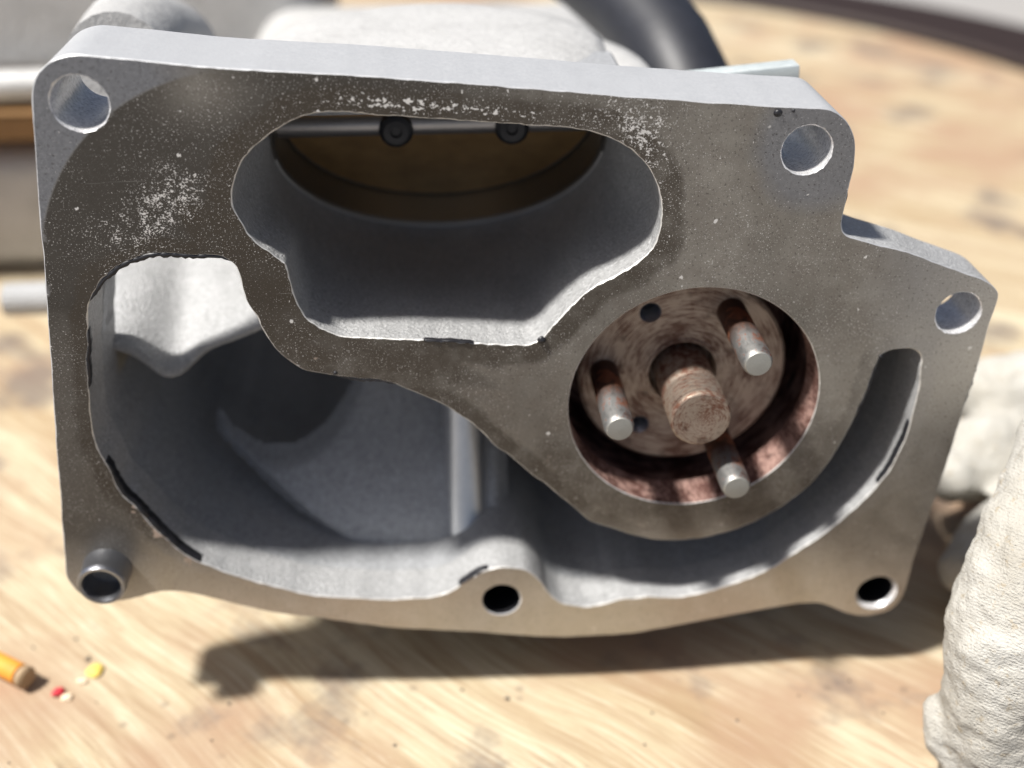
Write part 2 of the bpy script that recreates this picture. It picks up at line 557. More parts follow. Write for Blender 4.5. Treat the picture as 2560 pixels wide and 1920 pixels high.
def inside(pts, poly):
    x, y = pts[:, 0], pts[:, 1]
    r = np.zeros(len(pts), bool)
    j = len(poly) - 1
    for i in range(len(poly)):
        xi, yi = poly[i]
        xj, yj = poly[j]
        c = ((yi > y) != (yj > y)) & (x < (xj - xi) * (y - yi) / (yj - yi + 1e-12) + xi)
        r ^= c
        j = i
    return r


def area(p):
    return .5 * np.sum(p[:, 0] * np.roll(p[:, 1], -1) - p[:, 1] * np.roll(p[:, 0], -1))


def normals(p):
    """unit normals that point out of a closed loop"""
    t = np.roll(p, -1, 0) - np.roll(p, 1, 0)
    n = np.c_[t[:, 1], -t[:, 0]] * (1 if area(p) > 0 else -1)
    return n / (np.linalg.norm(n, axis=1)[:, None] + 1e-9)


def wobble(n, amp, k=9, seed=0):
    """smooth closed random curve"""
    r = np.random.default_rng(seed)
    t = np.linspace(0, 2 * np.pi, n, endpoint=False)
    return sum(r.normal() * amp / math.sqrt(k) * np.cos(t * r.integers(8, 90) + r.uniform(0, 6.3)) for _ in range(k))


def circle(c, r, n=48):
    t = np.linspace(0, 2 * np.pi, n, endpoint=False)
    return np.c_[c[0] + r * np.cos(t), c[1] + r * np.sin(t)]


def dist(pts, loop):
    """distance of each point to a dense loop"""
    r = np.full(len(pts), 1e9)
    for i in range(0, len(loop), 40):
        d = np.hypot(pts[:, None, 0] - loop[None, i:i + 40, 0], pts[:, None, 1] - loop[None, i:i + 40, 1])
        r = np.minimum(r, d.min(1))
    return r


# ------------------------------------------------------------------ ground, table
o = mesh('ground', [(-30, -30, -.72), (30, -30, -.72), (30, 30, -.72), (-30, 30, -.72)], [(0, 1, 2, 3)], M['ground'])
tag(o, kind='structure')

TC, TR = Vector((-.07, .66, 0)), .50
table = empty('round_table', (TC.x, TC.y, -.72))
tag(table, 'round worn plywood table with a dark hoop round its edge, under the casting', 'table')


def tlathe(name, prof, m, seg=160):
    vs, fs = [], []
    for r, h in prof:
        for i in range(seg):
            a = 2 * math.pi * i / seg
            vs.append((r * math.cos(a), r * math.sin(a), h + .72))
    for j in range(len(prof) - 1):
        for i in range(seg):
            k = (i + 1) % seg
            fs.append((j * seg + i, j * seg + k, (j + 1) * seg + k, (j + 1) * seg + i))
    fs += [tuple(range(seg)), tuple(range((len(prof) - 1) * seg, len(prof) * seg))]
    return sharp(mesh(name, vs, fs, m, table))


tlathe('tabletop', [(.498, -.03), (.5, -.004), (.4985, 0)], M['wood'])
# the hoop: a ring round the top
vs, fs, prof, seg = [], [], [(.501, -.04), (.501, .004), (.504, .007), (.588, .007), (.592, .003), (.592, -.04)], 160
for r, h in prof:
    for i in range(seg):
        a = 2 * math.pi * i / seg
        vs.append((r * math.cos(a), r * math.sin(a), h + .72))
for j in range(len(prof)):
    for i in range(seg):
        k, n = (i + 1) % seg, (j + 1) % len(prof)
        fs.append((j * seg + i, j * seg + k, n * seg + k, n * seg + i))
sharp(mesh('edge_hoop', vs, fs, M['rim'], table))
tlathe('pedestal', [(.26, -.69), (.26, -.67), (.16, -.64), (.15, -.08), (.22, -.031)], M['wood'], 64)
tlathe('foot_disc', [(.45, -.72), (.45, -.691)], M['wood'])

# ------------------------------------------------------------------ the casing
cas = empty('engine_casing', CAS, YAW)
tag(cas, 'grey cast aluminium engine casing standing on the table with its dirty machined face towards us', 'engine casing')


def thick(p):
    """flange thickness, mm"""
    s = np.clip((p[:, 1] - 32) / 12, 0, 1)
    w = np.clip((p[:, 1] + 60) / 12, 0, 1)
    return 12 + 2.5 * w + 9.5 * s


RC, RR = np.array([45.08, -6.99]), 31.23
outer = spline(OUT['outer'], .9)
intake = spline(OUT['intake'], .7)
chamber = spline(OUT['chamber'], .8)
rotor = circle(RC, RR, 200)
HOLES = {'tl': ((-89.0, 71.0), 5.9), 'tr': ((65.0, 57.0), 5.6), 'rt': ((107.7, 15.2), 5.5), 'bm': ((-2.9, -68.0), 5.2), 'br': ((101.9, -72.2), 5.0)}
rough_o = wobble(len(outer), .045, 14, 1)
outer = outer + normals(outer) * rough_o[:, None]
chamber = chamber + normals(chamber) * wobble(len(chamber), .16, 16, 2)[:, None]
intake = intake + normals(intake) * wobble(len(intake), .09, 16, 3)[:, None]


def chips(n, lo, amp, seed):
    a = np.abs(wobble(n, amp, 18, seed)) + np.random.default_rng(seed).uniform(0, amp * .5, n)
    return lo + a


loops = [(outer, -1, chips(len(outer), .12, .14, 5), 1),
         (intake, 1, chips(len(intake), .10, .17, 6), 2),
         (chamber, 1, chips(len(chamber), .12, .16, 7), 2),
         (rotor, 1, chips(len(rotor), .12, .08, 8), 2)]
for c, r in HOLES.values():
    lp = circle(c, r, 64)
    loops.append((lp, 1, chips(64, .15, .12, int(c[0]) + 200), 3))
cham = 5     # the lower right hole has a wide countersink
front = [lp + normals(lp) * (s * w)[:, None] for lp, s, w, _ in loops]
front[-1] = loops[-1][0] + normals(loops[-1][0]) * .9

# face: constrained triangulation with a fine grid inside
gx, gy = np.meshgrid(np.arange(-118, 119, 1.15), np.arange(-86, 84, 1.0))
gx[::2] += .57
grid = np.c_[gx.ravel(), gy.ravel()] + rng.uniform(-.25, .25, (gx.size, 2))
keep = inside(grid, front[0])
for f in front[1:]:
    keep &= ~inside(grid, f)
grid = grid[keep]
grid = grid[np.abs(np.hypot(grid[:, 0] + 56.09, grid[:, 1] - 29.41) - 47.85) > .8]
for r_ in (47.55, 48.15):
    c_ = circle((-56.09, 29.41), r_, 420)
    c_ = c_[(c_[:, 0] < -52) & (c_[:, 1] > 26) & inside(c_, front[0])]
    grid = np.vstack([grid, c_])
grid = grid[dist(grid, np.vstack(front)) > .55]
pts = np.vstack(front + [grid])
edges, base = [], 0
starts = []
for f in front:
    starts.append(base)
    edges += [(base + i, base + (i + 1) % len(f)) for i in range(len(f))]
    base += len(f)
r = delaunay_2d_cdt([Vector(p) for p in pts], edges, [], 0, 1e-4)
fv = np.array([tuple(v) for v in r[0]])
tri = np.array([f for f in r[2] if len(f) == 3])
ce = fv[tri].mean(1)
ok = inside(ce, front[0])
for f in front[1:]:
    ok &= ~inside(ce, f)
tri = tri[ok]
lookup = {}
for i, o_ in enumerate(r[3]):
    for q in o_:
        lookup[q] = i
vs = [loc(p[0], p[1], 0) for p in fv]
fs = [tuple(t) for t in tri]
mi = [0] * len(fs)
backv = []
for li, (lp, s, w, mat_i) in enumerate(loops):
    n = len(lp)
    t = thick(lp)
    if li == 7:
        t = t * 0 + 11.5
    if li == 8:
        t = t * 0 + 11.5
    if li == 1:
        t = t * 0 + 12
    if li == 3:
        t = t * 0 + 10.5
    ch = w * .9
    if li == len(loops) - 1:
        ch = np.full(n, 1.4)
    ring = [[lookup[starts[li] + i] for i in range(n)]]
    for k_ in (0, 1):
        a = len(vs)
        vs += [loc(lp[i, 0], lp[i, 1], ch[i] if k_ == 0 else t[i]) for i in range(n)]
        ring.append(list(range(a, a + n)))
    backv.append(ring[-1])
    for k_ in (0, 1):
        for i in range(n):
            j = (i + 1) % n
            fs.append((ring[k_][i], ring[k_][j], ring[k_ + 1][j], ring[k_ + 1][i]))
            if li == 0:
                mi.append(4 if k_ == 1 and lp[i, 0] > 76.5 and lp[i, 1] > 15 else 1)
            elif k_ == 0:
                mi.append(2 if li < 4 else 3)
            else:
                mi.append({1: 4, 2: 4, 3: 5, 7: 6, 8: 6}.get(li, 3))  # near-black walls put the shade into the two lower holes
# back face
bp = np.vstack([lp for lp, *_ in loops])
be, base, flat = [], 0, []
for li, (lp, *_) in enumerate(loops):
    be += [(base + i, base + (i + 1) % len(lp)) for i in range(len(lp))]
    flat += backv[li]
    base += len(lp)
rb = delaunay_2d_cdt([Vector(p) for p in bp], be, [], 0, 1e-4)
bv = np.array([tuple(v) for v in rb[0]])
bt = np.array([f for f in rb[2] if len(f) == 3])
ce = bv[bt].mean(1)
ok = inside(ce, loops[0][0])
for lp, *_ in loops[1:]:
    ok &= ~inside(ce, lp)
for t in bt[ok]:
    fs.append(tuple(flat[rb[3][i][0]] for i in t))
    mi.append(4)
plate = mesh('flange', vs, fs, [M['face'], M['edge'], M['chip'], M['bore'], M['cast'], M['bore_rust'], M['screw']], cas)
plate.data.polygons.foreach_set('material_index', mi)
sharp(plate, 30)

# wear, stains and painted-in reflections on the face, each where it lies
fu = fv


def blob(c, sx, sy=None, rot=0.0):
    sy = sy or sx
    dx, dy = fu[:, 0] - c[0], fu[:, 1] - c[1]
    ca, sa = math.cos(rot), math.sin(rot)
    a, b = dx * ca + dy * sa, -dx * sa + dy * ca
    return np.exp(-(a / sx) ** 2 - (b / sy) ** 2)


def nz(scale, seed):
    return np.array([mnoise.fractal(Vector((p[0] * scale, p[1] * scale, seed)), 1.0, 2.0, 3) for p in fu])


d_in, d_ch, d_ro, d_out = dist(fu, intake), dist(fu, chamber), dist(fu, rotor), dist(fu, outer)
w1 = nz(.12, 3.3) * 1.4
step = lambda x, a, b: np.clip((x - a) / (b - a), 0, 1)
u_, v_ = fu[:, 0], fu[:, 1]
# old gasket track: a brown band along the intake and the inner rim of the chamber
band = 1 - step(d_in + w1, 5.0, 6.2)
chin = 1 - step(d_ch + w1, 3.4, 4.4)
upper = np.where((v_ > -8) | (u_ > -60), 1.0, 0.0)
lowrim = step(v_, -58, -44)                       # the lower flange strip is clean
ga = np.maximum(band, chin * lowrim)
web = (1 - step(d_in, 11, 13)) * (1 - step(d_ch, 11, 13))
ga = np.maximum(ga, web)
ga = np.maximum(ga, .75 * (1 - step(d_ro + w1 * 1.6, 7, 10)) * step(-v_, 8, 18))
ga *= (1 - .55 * step(u_, 60, 90))
# dirt plus a painted-in dark reflection at the upper left, inside the arc of the old gasket
rr = np.hypot(u_ + 56.09, v_ - 29.41)
inarc = 1 - step(rr, 47.4, 48.1)
tl = (u_ < -56) & (v_ > 29.4)
clean = np.where((u_ < -48) & (v_ > 28) & ~((inarc > .5)), 1.0, 0.0)
clean = np.maximum(clean * step(rr, 47.6, 48.1), 0) * step(-u_ - .35 * (v_ - 76) , 60, 74)
clean = np.maximum(clean, .8 * (1 - step(np.hypot(u_ - 68, v_ - 58) + w1, 12, 17)))
clean = np.maximum(clean, .5 * step(v_ * -1 + w1, 48, 66))
clean = np.maximum(clean, .5 * step(u_ + .25 * v_ + w1 * 2, 88, 104))
oil_refl = np.clip(step(-u_ + w1 * 3, -30, 20) * step(v_ + w1 * 2, 4, 24), 0, 1) * .9
oil_refl = np.maximum(oil_refl, .55 * step(-u_ + w1 * 2, 92, 98))
oil_refl *= (1 - clean)
oil_refl *= 1 - .8 * blob((-64, 74), 9, 7)
ga *= 1 - .6 * clean
fleck = .10 + .05 * w1 + .85 * blob((-77, 47), 11, 5.5, .55) + .5 * blob((-73, 52), 6, 6) + .35 * blob((-84, 42), 12, 5)
fleck += .75 * blob((29, 60), 7, 9) + .4 * blob((20, 66), 14, 4) + .18 * blob((50, 30), 22, 22) + .14 * blob((60, 10), 20, 30)
fleck += .22 * blob((-106, 30), 6, 22) + .1 * blob((-20, 72), 50, 5) + .12 * blob((45, -42), 30, 8)
fleck *= 1 - .75 * clean * (v_ > -40)
flake = .9 * blob((-28, 70), 12, 1.6, -.09) + .75 * blob((-8, 67.8), 22, 1.5, -.09) + .8 * blob((27, 62.5), 7, 3, -.6)
flake += .6 * blob((-73, 51), 9, 5, .6) + .45 * blob((31, 53), 4, 8) + .17
bright = np.maximum(step(-v_ + w1 * 2, 40, 66) * .85, .5 * step(u_ + .15 * -v_ + w1 * 2, 84, 112))  # lower strip is cleaner; the table's reflection is also put into its tone
peel = .55 * blob((-92, -35), 4, 8, .5) + .5 * blob((-84, -45), 3, 8, .8) + .36 * blob((-76, -55), 4, 12, 1.15)
for nm, a in (('gasket', ga), ('fleck', fleck), ('clean', clean), ('oil_refl', oil_refl), ('flake', flake), ('peel', peel), ('bright', bright)):
    at_ = plate.data.attributes.new(nm, 'FLOAT', 'POINT')
    full = np.zeros(len(plate.data.vertices))
    full[:len(fv)] = np.clip(a, 0, 1)
    at_.data.foreach_set('value', full)

# blind ends of the two lower bolt holes, shade put in as near-black
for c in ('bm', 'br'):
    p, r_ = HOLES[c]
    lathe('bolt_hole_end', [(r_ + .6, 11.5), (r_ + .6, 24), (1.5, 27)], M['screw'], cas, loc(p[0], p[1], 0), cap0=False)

# hollow dowel sleeve at the lower left
SL = (-104.6, -50.6)
lathe('dowel_sleeve', [(4.6, 10), (4.6, -6.2), (4.9, -7.2), (5.7, -7.3), (6.05, -6.6), (6.15, -5.6), (6.0, -5.2), (6.1, -1.0), (6.3, .5)],
      M['sleeve'], cas, loc(SL[0], SL[1], 0), cap1=False)

# ---- intake duct behind the upper opening, lofted to the round throttle bore
E_ = math.radians(40)
AX = Vector((0, math.cos(E_), math.sin(E_)))
BX = Vector((0, -math.sin(E_), math.cos(E_)))
Q = loc(-15, 43.8, 44.5)
RB = 42.0


def ring_pt(t, rad, along):
    return Q + (Vector((1, 0, 0)) * math.cos(t) + BX * math.sin(t)) * rad * .001 + AX * along * .001


def loft(off, name, m):
    base_ = intake + normals(intake) * off
    n, rows = len(base_), 18
    vs, fs = [], []
    for k in range(rows):
        s = k / (rows - 1)
        for i in range(n):
            u, v = base_[i]
            t = math.atan2(v - 40, u + 14)
            p0 = loc(u, v, 11.9)
            p3 = ring_pt(t, RB + off, 0)
            a_ = AX * .010
            if p3.z > Z1 + .058:
                p3.z = Z1 + .058 + off * .0005
            w = min(1, max(0, (v - 40) / 12))
            p3.y = max(p3.y, .030 + .016 * w)
            p1 = p0 + Vector((0, .022, 0)) if p3.y > .05 else p0 + Vector((0, .008, 0))
            p2 = p3 - a_
            p1, p2 = p1.lerp(p0.lerp(p3, .33), w), p2.lerp(p0.lerp(p3, .67), w)
            q = p0 * (1 - s) ** 3 + p1 * 3 * s * (1 - s) ** 2 + p2 * 3 * s * s * (1 - s) + p3 * s ** 3
            vs.append(q)
    for j in range(rows - 1):
        for i in range(n):
            k = (i + 1) % n
            fs.append((j * n + i, j * n + k, (j + 1) * n + k, (j + 1) * n + i))
    return sharp(mesh(name, vs, fs, m, cas, recalc=False), 40)


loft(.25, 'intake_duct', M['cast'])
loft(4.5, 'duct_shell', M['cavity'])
# throttle bore (the part below the duct roof)
vs, fs, N_ = [], [], 90
prof = [(46.5, -.3), (42.0, -.3), (41.2, .6), (41.0, 9.5), (40.4, 10), (40.4, 16), (46.5, 16)]
T0, T1 = math.pi - .22, 2 * math.pi + .22
for r_, h in prof:
    for i in range(N_ + 1):
        vs.append(ring_pt(T0 + (T1 - T0) * i / N_, r_, h))
for j in range(len(prof) - 1):
    for i in range(N_):
        fs.append((j * (N_ + 1) + i, j * (N_ + 1) + i + 1, (j + 1) * (N_ + 1) + i + 1, (j + 1) * (N_ + 1) + i))
sharp(mesh('throttle_bore', vs, fs, M['turned'], cas), 25)
vs, fs = [], []
for k in range(8):
    for i in range(N_ + 1):
        vs.append(ring_pt(math.pi + .06 + (math.pi - .12) * i / N_, 41.9 + .35 * math.cos(k * math.pi / 4), -.2 + .35 * math.sin(k * math.pi / 4)))
for k in range(8):
    for i in range(N_):
        a_, b_ = k * (N_ + 1) + i, ((k + 1) % 8) * (N_ + 1) + i
        fs.append((a_, a_ + 1, b_ + 1, b_))
mesh('bore_lip_highlight', vs, fs, M['chip'], cas)  # pale ring puts the highlight along the bore rim into the material
# brass disc, shaft and its two screws
vs, fs = [], []
arc = [(40.1 * math.cos(t), 40.1 * math.sin(t)) for t in np.linspace(math.pi - .1, 2 * math.pi + .1, 60)]
for h in (9.2, 10.8):
    vs += [Q + Vector((1, 0, 0)) * a * .001 + BX * b * .001 + AX * h * .001 for a, b in arc]
n = len(arc)
fs = [tuple(range(n)), tuple(range(n, 2 * n))] + [(i, (i + 1) % n, n + (i + 1) % n, n + i) for i in range(n)]
disc = mesh('throttle_disc', vs, fs, M['brass'], cas, smooth=False)
ctr = Q + AX * .0078
tube('throttle_shaft', [ctr + Vector((x * .001, 0, 0)) for x in (-41, -20, 0, 20, 41)], .0030, M['steel'], disc)
for x in (-11.0, 18.5):
    lathe('screw', [(1.2, -3.6), (1.5, -4.3), (3.2, -4.5), (4.2, -3.9), (4.5, -2.6), (4.5, 1.5)], M['screw'], disc, ctr + Vector((x * .001, 0, -.0006)), Vector((0, 1, .12)), 24)

# ---- lower chamber: side wall, back wall, shelf
def seg_wall(lp, pick, depths, name, m, draft=.012):
    vs, fs, n = [], [], len(lp)
    nn = normals(lp)
    for d in depths:
        for i in range(n):
            q = lp[i] + nn[i] * (.3 - draft * (d - 12))
            vs.append(loc(q[0], q[1], d))
    for j in range(len(depths) - 1):
        for i in range(n):
            k = (i + 1) % n
            if pick[i] and pick[k]:
                fs.append((j * n + i, j * n + k, (j + 1) * n + k, (j + 1) * n + i))
    return mesh(name, vs, fs, m, cas, recalc=False)


openleft = ((chamber[:, 1] > 5.6) & (chamber[:, 0] < -40)) | ((chamber[:, 1] > -9) & (chamber[:, 0] < -85))
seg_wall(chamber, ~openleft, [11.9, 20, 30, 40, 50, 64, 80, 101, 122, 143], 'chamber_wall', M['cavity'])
blockpick = (chamber[:, 1] > 8) & (chamber[:, 0] < -40)
seg_wall(chamber, np.roll(openleft, 1) | np.roll(openleft, -1) | openleft, [13, 20, 29], 'chamber_wall', M['cavity'])  # added short wall that stops sun leaking in before the shelf
seg_wall(chamber, blockpick, [13, 20, 28], 'chamber_sun_block', M['cavity'])  # added roof strip, out of view, that keeps sun out of the chamber
block('duct_sun_block', (-.064, .0235, Z1 + .0595), (.031, .063, Z1 + .0630), M['cavity'], cas, .001, 1)  # added unseen block over the duct and bore to stop sun leaking in
vs, fs = [], []
us = np.arange(-106, 106.1, .75)
vv = np.arange(-74, 8.1, .75)


def vf(u):
    return -9 + 2.5 * math.cos((u + 106) / 9) - 6.5 * math.exp(-((u + 87) / 6.5) ** 2) + 5 * max(0, (u + 76) / 30)


def sm(x, a, b):
    t = min(1, max(0, (x - a) / (b - a)))
    return t * t * (3 - 2 * t)


def backdepth(u, v):
    """depth of the rear wall and how far it is opened there"""
    ramp = 24 + 36 * sm(v, -66, -14)
    hole = sm(math.hypot((u + 64) / 25.5, (v + 15) / 29), 1.1, .92)
    pit = max(sm(-(v + 40 + .78 * (u + 78)), -3, 7), sm(-(u + 80), -3, 5))
    eye = sm(math.hypot((u + 19) / 4.6, (v + 25) / 6), 1.2, .85)
    m = max(hole, pit, eye, sm(u, -3, 4))
    return ramp + 9 * min(m, .6), m


op = []
for v in vv:
    for u in us:
        d_, m_ = backdepth(u, v)
        vs.append(loc(u, v, d_))
        op.append(m_)
W_ = len(us)
for j in range(len(vv) - 1):
    for i in range(W_ - 1):
        q_ = (j * W_ + i, j * W_ + i + 1, (j + 1) * W_ + i + 1, (j + 1) * W_ + i)
        if (us[i] < -46 and vv[j] > vf(us[i]) - 4) or min(op[k] for k in q_) > .6:
            continue
        fs.append(q_)
mesh('chamber_back', vs, fs, M['cavity'], cas, recalc=False)
tube('screw_boss', [loc(-10.5, -67, 26), loc(-11, -40, 37), loc(-11.5, -6, 46)], [.0062, .0058, .0054], M['boss'], cas, 28)
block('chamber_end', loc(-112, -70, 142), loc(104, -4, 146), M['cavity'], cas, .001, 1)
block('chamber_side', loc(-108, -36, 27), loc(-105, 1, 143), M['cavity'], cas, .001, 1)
vs, fs = [], []
us = np.arange(-132, -43.9, 1.5)
rows = [(60, 0), (44, 3.5), (37, 5.0), (34.5, 6.2), (34, 7.4), (35.5, 8.9), (39, 10), (44, 10.8), (58, 11.5), (72, 13), (90, 20), (112, 31), (125, 44)]
for d, dv in rows:
    for u in us:
        u = min(u, 0) if u > -96 else -96 + (u + 96) * (.16 + .84 * min(1, d / 125))
        vs.append(loc(u, vf(max(u, -108)) * (1 if d < 40 else max(.3, 1 - (d - 40) / 45)) + dv, d - (8.5 * sm(-u, 76, 91) if d < 40 else 0)))
W_ = len(us)
for j in range(len(rows) - 1):
    for i in range(W_ - 1):
        fs.append((j * W_ + i, j * W_ + i + 1, (j + 1) * W_ + i + 1, (j + 1) * W_ + i))
mesh('chamber_shelf', vs, fs, M['cast'], cas, recalc=False)

# ---- drive hub in its bore
hubo = loc(RC[0], RC[1], 0)
lathe('hub_bore', [(RR, 10.4), (RR + 2.5, 11.5), (RR + 3.5, 13), (RR + 3.5, 44), (8, 45)], M['bore_rust'], cas, hubo, cap0=False, seg=96)
lathe('hub_housing', [(RR + 4.2, 12.6), (RR + 6, 14.6), (RR + 5, 47), (20, 48)], M['cavity'], cas, hubo, cap0=False, seg=96)
hub = lathe('drive_hub', [(6.0, 21.5), (8.4, 21.5), (8.6, 14.9), (8.9, 14.3), (9.6, 14.3), (9.9, 14.7), (12, 14.8)], M['hub'], cas, hubo, seg=96, cap0=False, cap1=False)
lathe('hub_rim', [(26.2, 14.8), (27, 15.6), (27, 24), (7, 25)], M['hub'], hub, seg=96, cap0=False)
wells = [((-9.3, 17.4), 2.8), ((-10.3, -15.7), 2.6)]
lps = [circle((0, 0), 26.2, 96), circle((0, 0), 12, 96)] + [circle(c, r_, 28) for c, r_ in wells]
he, k0 = [], 0
for lp in lps:
    he += [(k0 + i, k0 + (i + 1) % len(lp)) for i in range(len(lp))]
    k0 += len(lp)
rh = delaunay_2d_cdt([Vector(p) for p in np.vstack(lps)], he, [], 0, 1e-4)
hv = np.array([tuple(v) for v in rh[0]])
ht = np.array([f for f in rh[2] if len(f) == 3])
hc = hv[ht].mean(1)
ok = inside(hc, lps[0])
for lp in lps[1:]:
    ok &= ~inside(hc, lp)
mesh('hub_face', [(p[0] * .001, .0148, p[1] * .001) for p in hv], [tuple(t) for t in ht[ok]], M['hub'], hub, smooth=False)
for (x, z), r_ in wells:
    q = [(r_, 14.8), (r_ - .25, 15.1)]
    for k in range(7):
        q += [(r_ - .5, 15.4 + k), (r_ - .15, 15.9 + k)]
    lathe('threaded_hole', q, M['sleeve'], hub, (x * .001, 0, z * .001), seg=28, cap0=False)


def pin(ang, r0):
    a = math.radians(ang)
    p = Vector((r0 * math.cos(a) * .001, 0, r0 * math.sin(a) * .001))
    o = lathe('pin', [(3.65, 16), (3.65, -10.7), (3.45, -11.6), (2.95, -12.25), (.6, -12.45)], M['pin'], hub, p, seg=32)
    # dark clearance round its foot
    return o


for a in (178, 57, -62):
    pin(a, 20.4)
prof = [(7.2, 21), (7.2, 3.2), (6.5, 2.6)]
y = 2.2
for k in range(5):
    prof += [(5.9, y), (7.4, y - .7), (7.4, y - .95), (5.9, y - 1.65)]
    y -= 1.75
prof += [(7.45, y - .2), (7.45, -7.5), (7.2, -8.1), (6.9, -8.3), (5.2, -8.35), (2.0, -8.2), (.4, -8.1)]
lathe('drive_shaft', prof, M['shaft'], hub, (0, 0, 0), seg=48, deg=28)
# ---- throttle housing seen over the top edge
HC = loc(-15.5, 0, 76)


def arc_prof(name, prof, m, a0, a1, c=HC, n=72, jitter=0.0):
    vs, fs = [], []
    for r_, z in prof:
        for i in range(n + 1):
            a = a0 + (a1 - a0) * i / n
            j = 1 + jitter * mnoise.noise(Vector((math.cos(a) * 2, math.sin(a) * 2, z * .05)))
            vs.append(Vector((c.x + r_ * j * .001 * math.cos(a), c.y + r_ * j * .001 * math.sin(a), z * .001 + Z1)))
    for j in range(len(prof) - 1):
        for i in range(n):
            fs.append((j * (n + 1) + i, j * (n + 1) + i + 1, (j + 1) * (n + 1) + i + 1, (j + 1) * (n + 1) + i))
    if a1 - a0 < 6.28:
        fs += [tuple(j * (n + 1) for j in range(len(prof))), tuple(j * (n + 1) + n for j in range(len(prof)))]
    return sharp(mesh(name, vs, fs, m, cas), 50)


FULL = 2 * math.pi
arc_prof('housing_top', [(.5, 65.5), (20, 65.3), (36, 64.6), (43, 63.2), (46.5, 61.0), (46.7, 60)], M['rear'], 0, FULL, jitter=.05)
arc_prof('housing_collar', [(47, 50), (49, 52.5), (55, 54), (60, 53), (63, 49.5), (64, 44), (64, 22)], M['rear'], -.5, math.pi + .5, loc(-15.5, 0, 82))
tube('housing_rib', [loc(-72, 50, 60), loc(-74, 47, 100), loc(-78, 40, 150)], .004, M['rear'], cas)
tube('housing_boss', [loc(-96, 62, 62), loc(-98, 58, 92), loc(-100, 46, 130)], [.013, .016, .018], M['rear'], cas)
block('rear_body', loc(-92, -95, 148), loc(62, 26, 300), M['rear'], cas, .02, 5)
block('rear_body', loc(-330, -100, 292), loc(-60, -40, 380), M['rear'], cas, .012, 4)
block('rear_body', loc(-330, -16, 286), loc(-60, 120, 380), M['rear'], cas, .02, 5)
tube('side_pipe', [loc(-340, -5, 274), loc(-190, -3, 274), loc(-60, -1, 274)], .0065, M['rear'], cas)
block('paper_gasket', loc(-330, -30, 280), loc(-60, -19, 372), M['tan'], cas, .001, 1)
tube('stub_pipe', [loc(-90, -45, 150), loc(-126, -45.5, 150), loc(-173, -46, 150)], [.0062, .0062, .0060], M['cast'], cas)

# black hose curving down behind the right of the housing, zinc bar beyond the top edge
tube('rubber_hose', [at(1330, -160, .42), at(1470, -80, .41), at(1590, 20, .395), at(1668, 120, .38), at(1720, 230, .37), at(1740, 380, .37)], .0150, M['rubber'], None).parent = cas
hose = bpy.data.objects['rubber_hose']
hose.matrix_parent_inverse = (Matrix.Translation(CAS) @ Matrix.Rotation(YAW, 4, 'Z')).inverted()
bz = block('zinc_bar', (-.019, -.003, -.0021), (.019, .003, .0021), M['zinc'], cas, .0006, 2)
bz.location = loc(56.5, 60.0, 46)
bz.rotation_euler = (0, math.radians(-5), 0)


# ---- torn black sealant left along the rims
def bead(name, lp, a, b, width, d0=1.0, d1=3.0, out=-1, seed=0, side=1):
    n = len(lp)
    i0 = int(np.argmin(np.hypot(lp[:, 0] - a[0], lp[:, 1] - a[1])))
    i1 = int(np.argmin(np.hypot(lp[:, 0] - b[0], lp[:, 1] - b[1])))
    if (i1 - i0) % n > n / 2:
        i0, i1 = i1, i0
    ids = [(i0 + k) % n for k in range((i1 - i0) % n + 1)]
    nn = normals(lp)
    r_ = np.random.default_rng(seed)
    vs, fs = [], []
    m_ = len(ids)
    for q, i in enumerate(ids):
        f = math.sin(math.pi * min(1, max(0, q / (m_ - 1)))) ** .35
        w = width * f * (.75 + .5 * r_.random())
        h = d0 - .35 * f * r_.random()
        p0 = lp[i] + nn[i] * .12 * (-out)
        p1 = lp[i] + nn[i] * out * w
        for p, d in ((p0, h), ((p0 + p1) / 2, h - .25), (p1, h + .15), (p1, d1), (p0, d1 + .5)):
            vs.append(loc(p[0], p[1], d))
    for q in range(m_ - 1):
        for k in range(5):
            k2 = (k + 1) % 5
            fs.append((q * 5 + k, q * 5 + k2, (q + 1) * 5 + k2, (q + 1) * 5 + k))
    fs += [tuple(range(5)), tuple(range((m_ - 1) * 5, m_ * 5))]
    return mesh(name, vs, fs, M['black'], cas)


bead('sealant_bead', chamber, (-95, 26), (-62.5, 34.5), 1.1, .3, 3, seed=1)
bead('sealant_bead', chamber, (-99.5, -18), (-81, -50), .9, .3, 3, seed=2)
bead('sealant_bead', chamber, (-99.8, 3), (-97, 19), .6, .3, 2, seed=3)
bead('sealant_bead', chamber, (-42, 4.2), (-28, 1), .8, .4, 3, seed=4)
bead('sealant_bead', chamber, (86, -15), (92.5, 5.6), .8, .5, 3, seed=5)
bead('sealant_bead', chamber, (101.2, -16), (96, -35), .5, .6, 2, seed=6)
bead('sealant_bead', intake, (-21, 12.8), (-9, 11.6), .35, .1, 1, seed=7)
bead('sealant_bead', outer, (75.8, 47.5), (75.4, 41.5), .5, 1, 6, out=1, seed=8)
bead('sealant_bead', outer, (115.6, 1), (114.4, -16), .6, 1, 6, out=1, seed=9)
bead('sealant_bead', chamber, (-14.5, -62), (-6, -57.5), .5, .4, 2, seed=10)
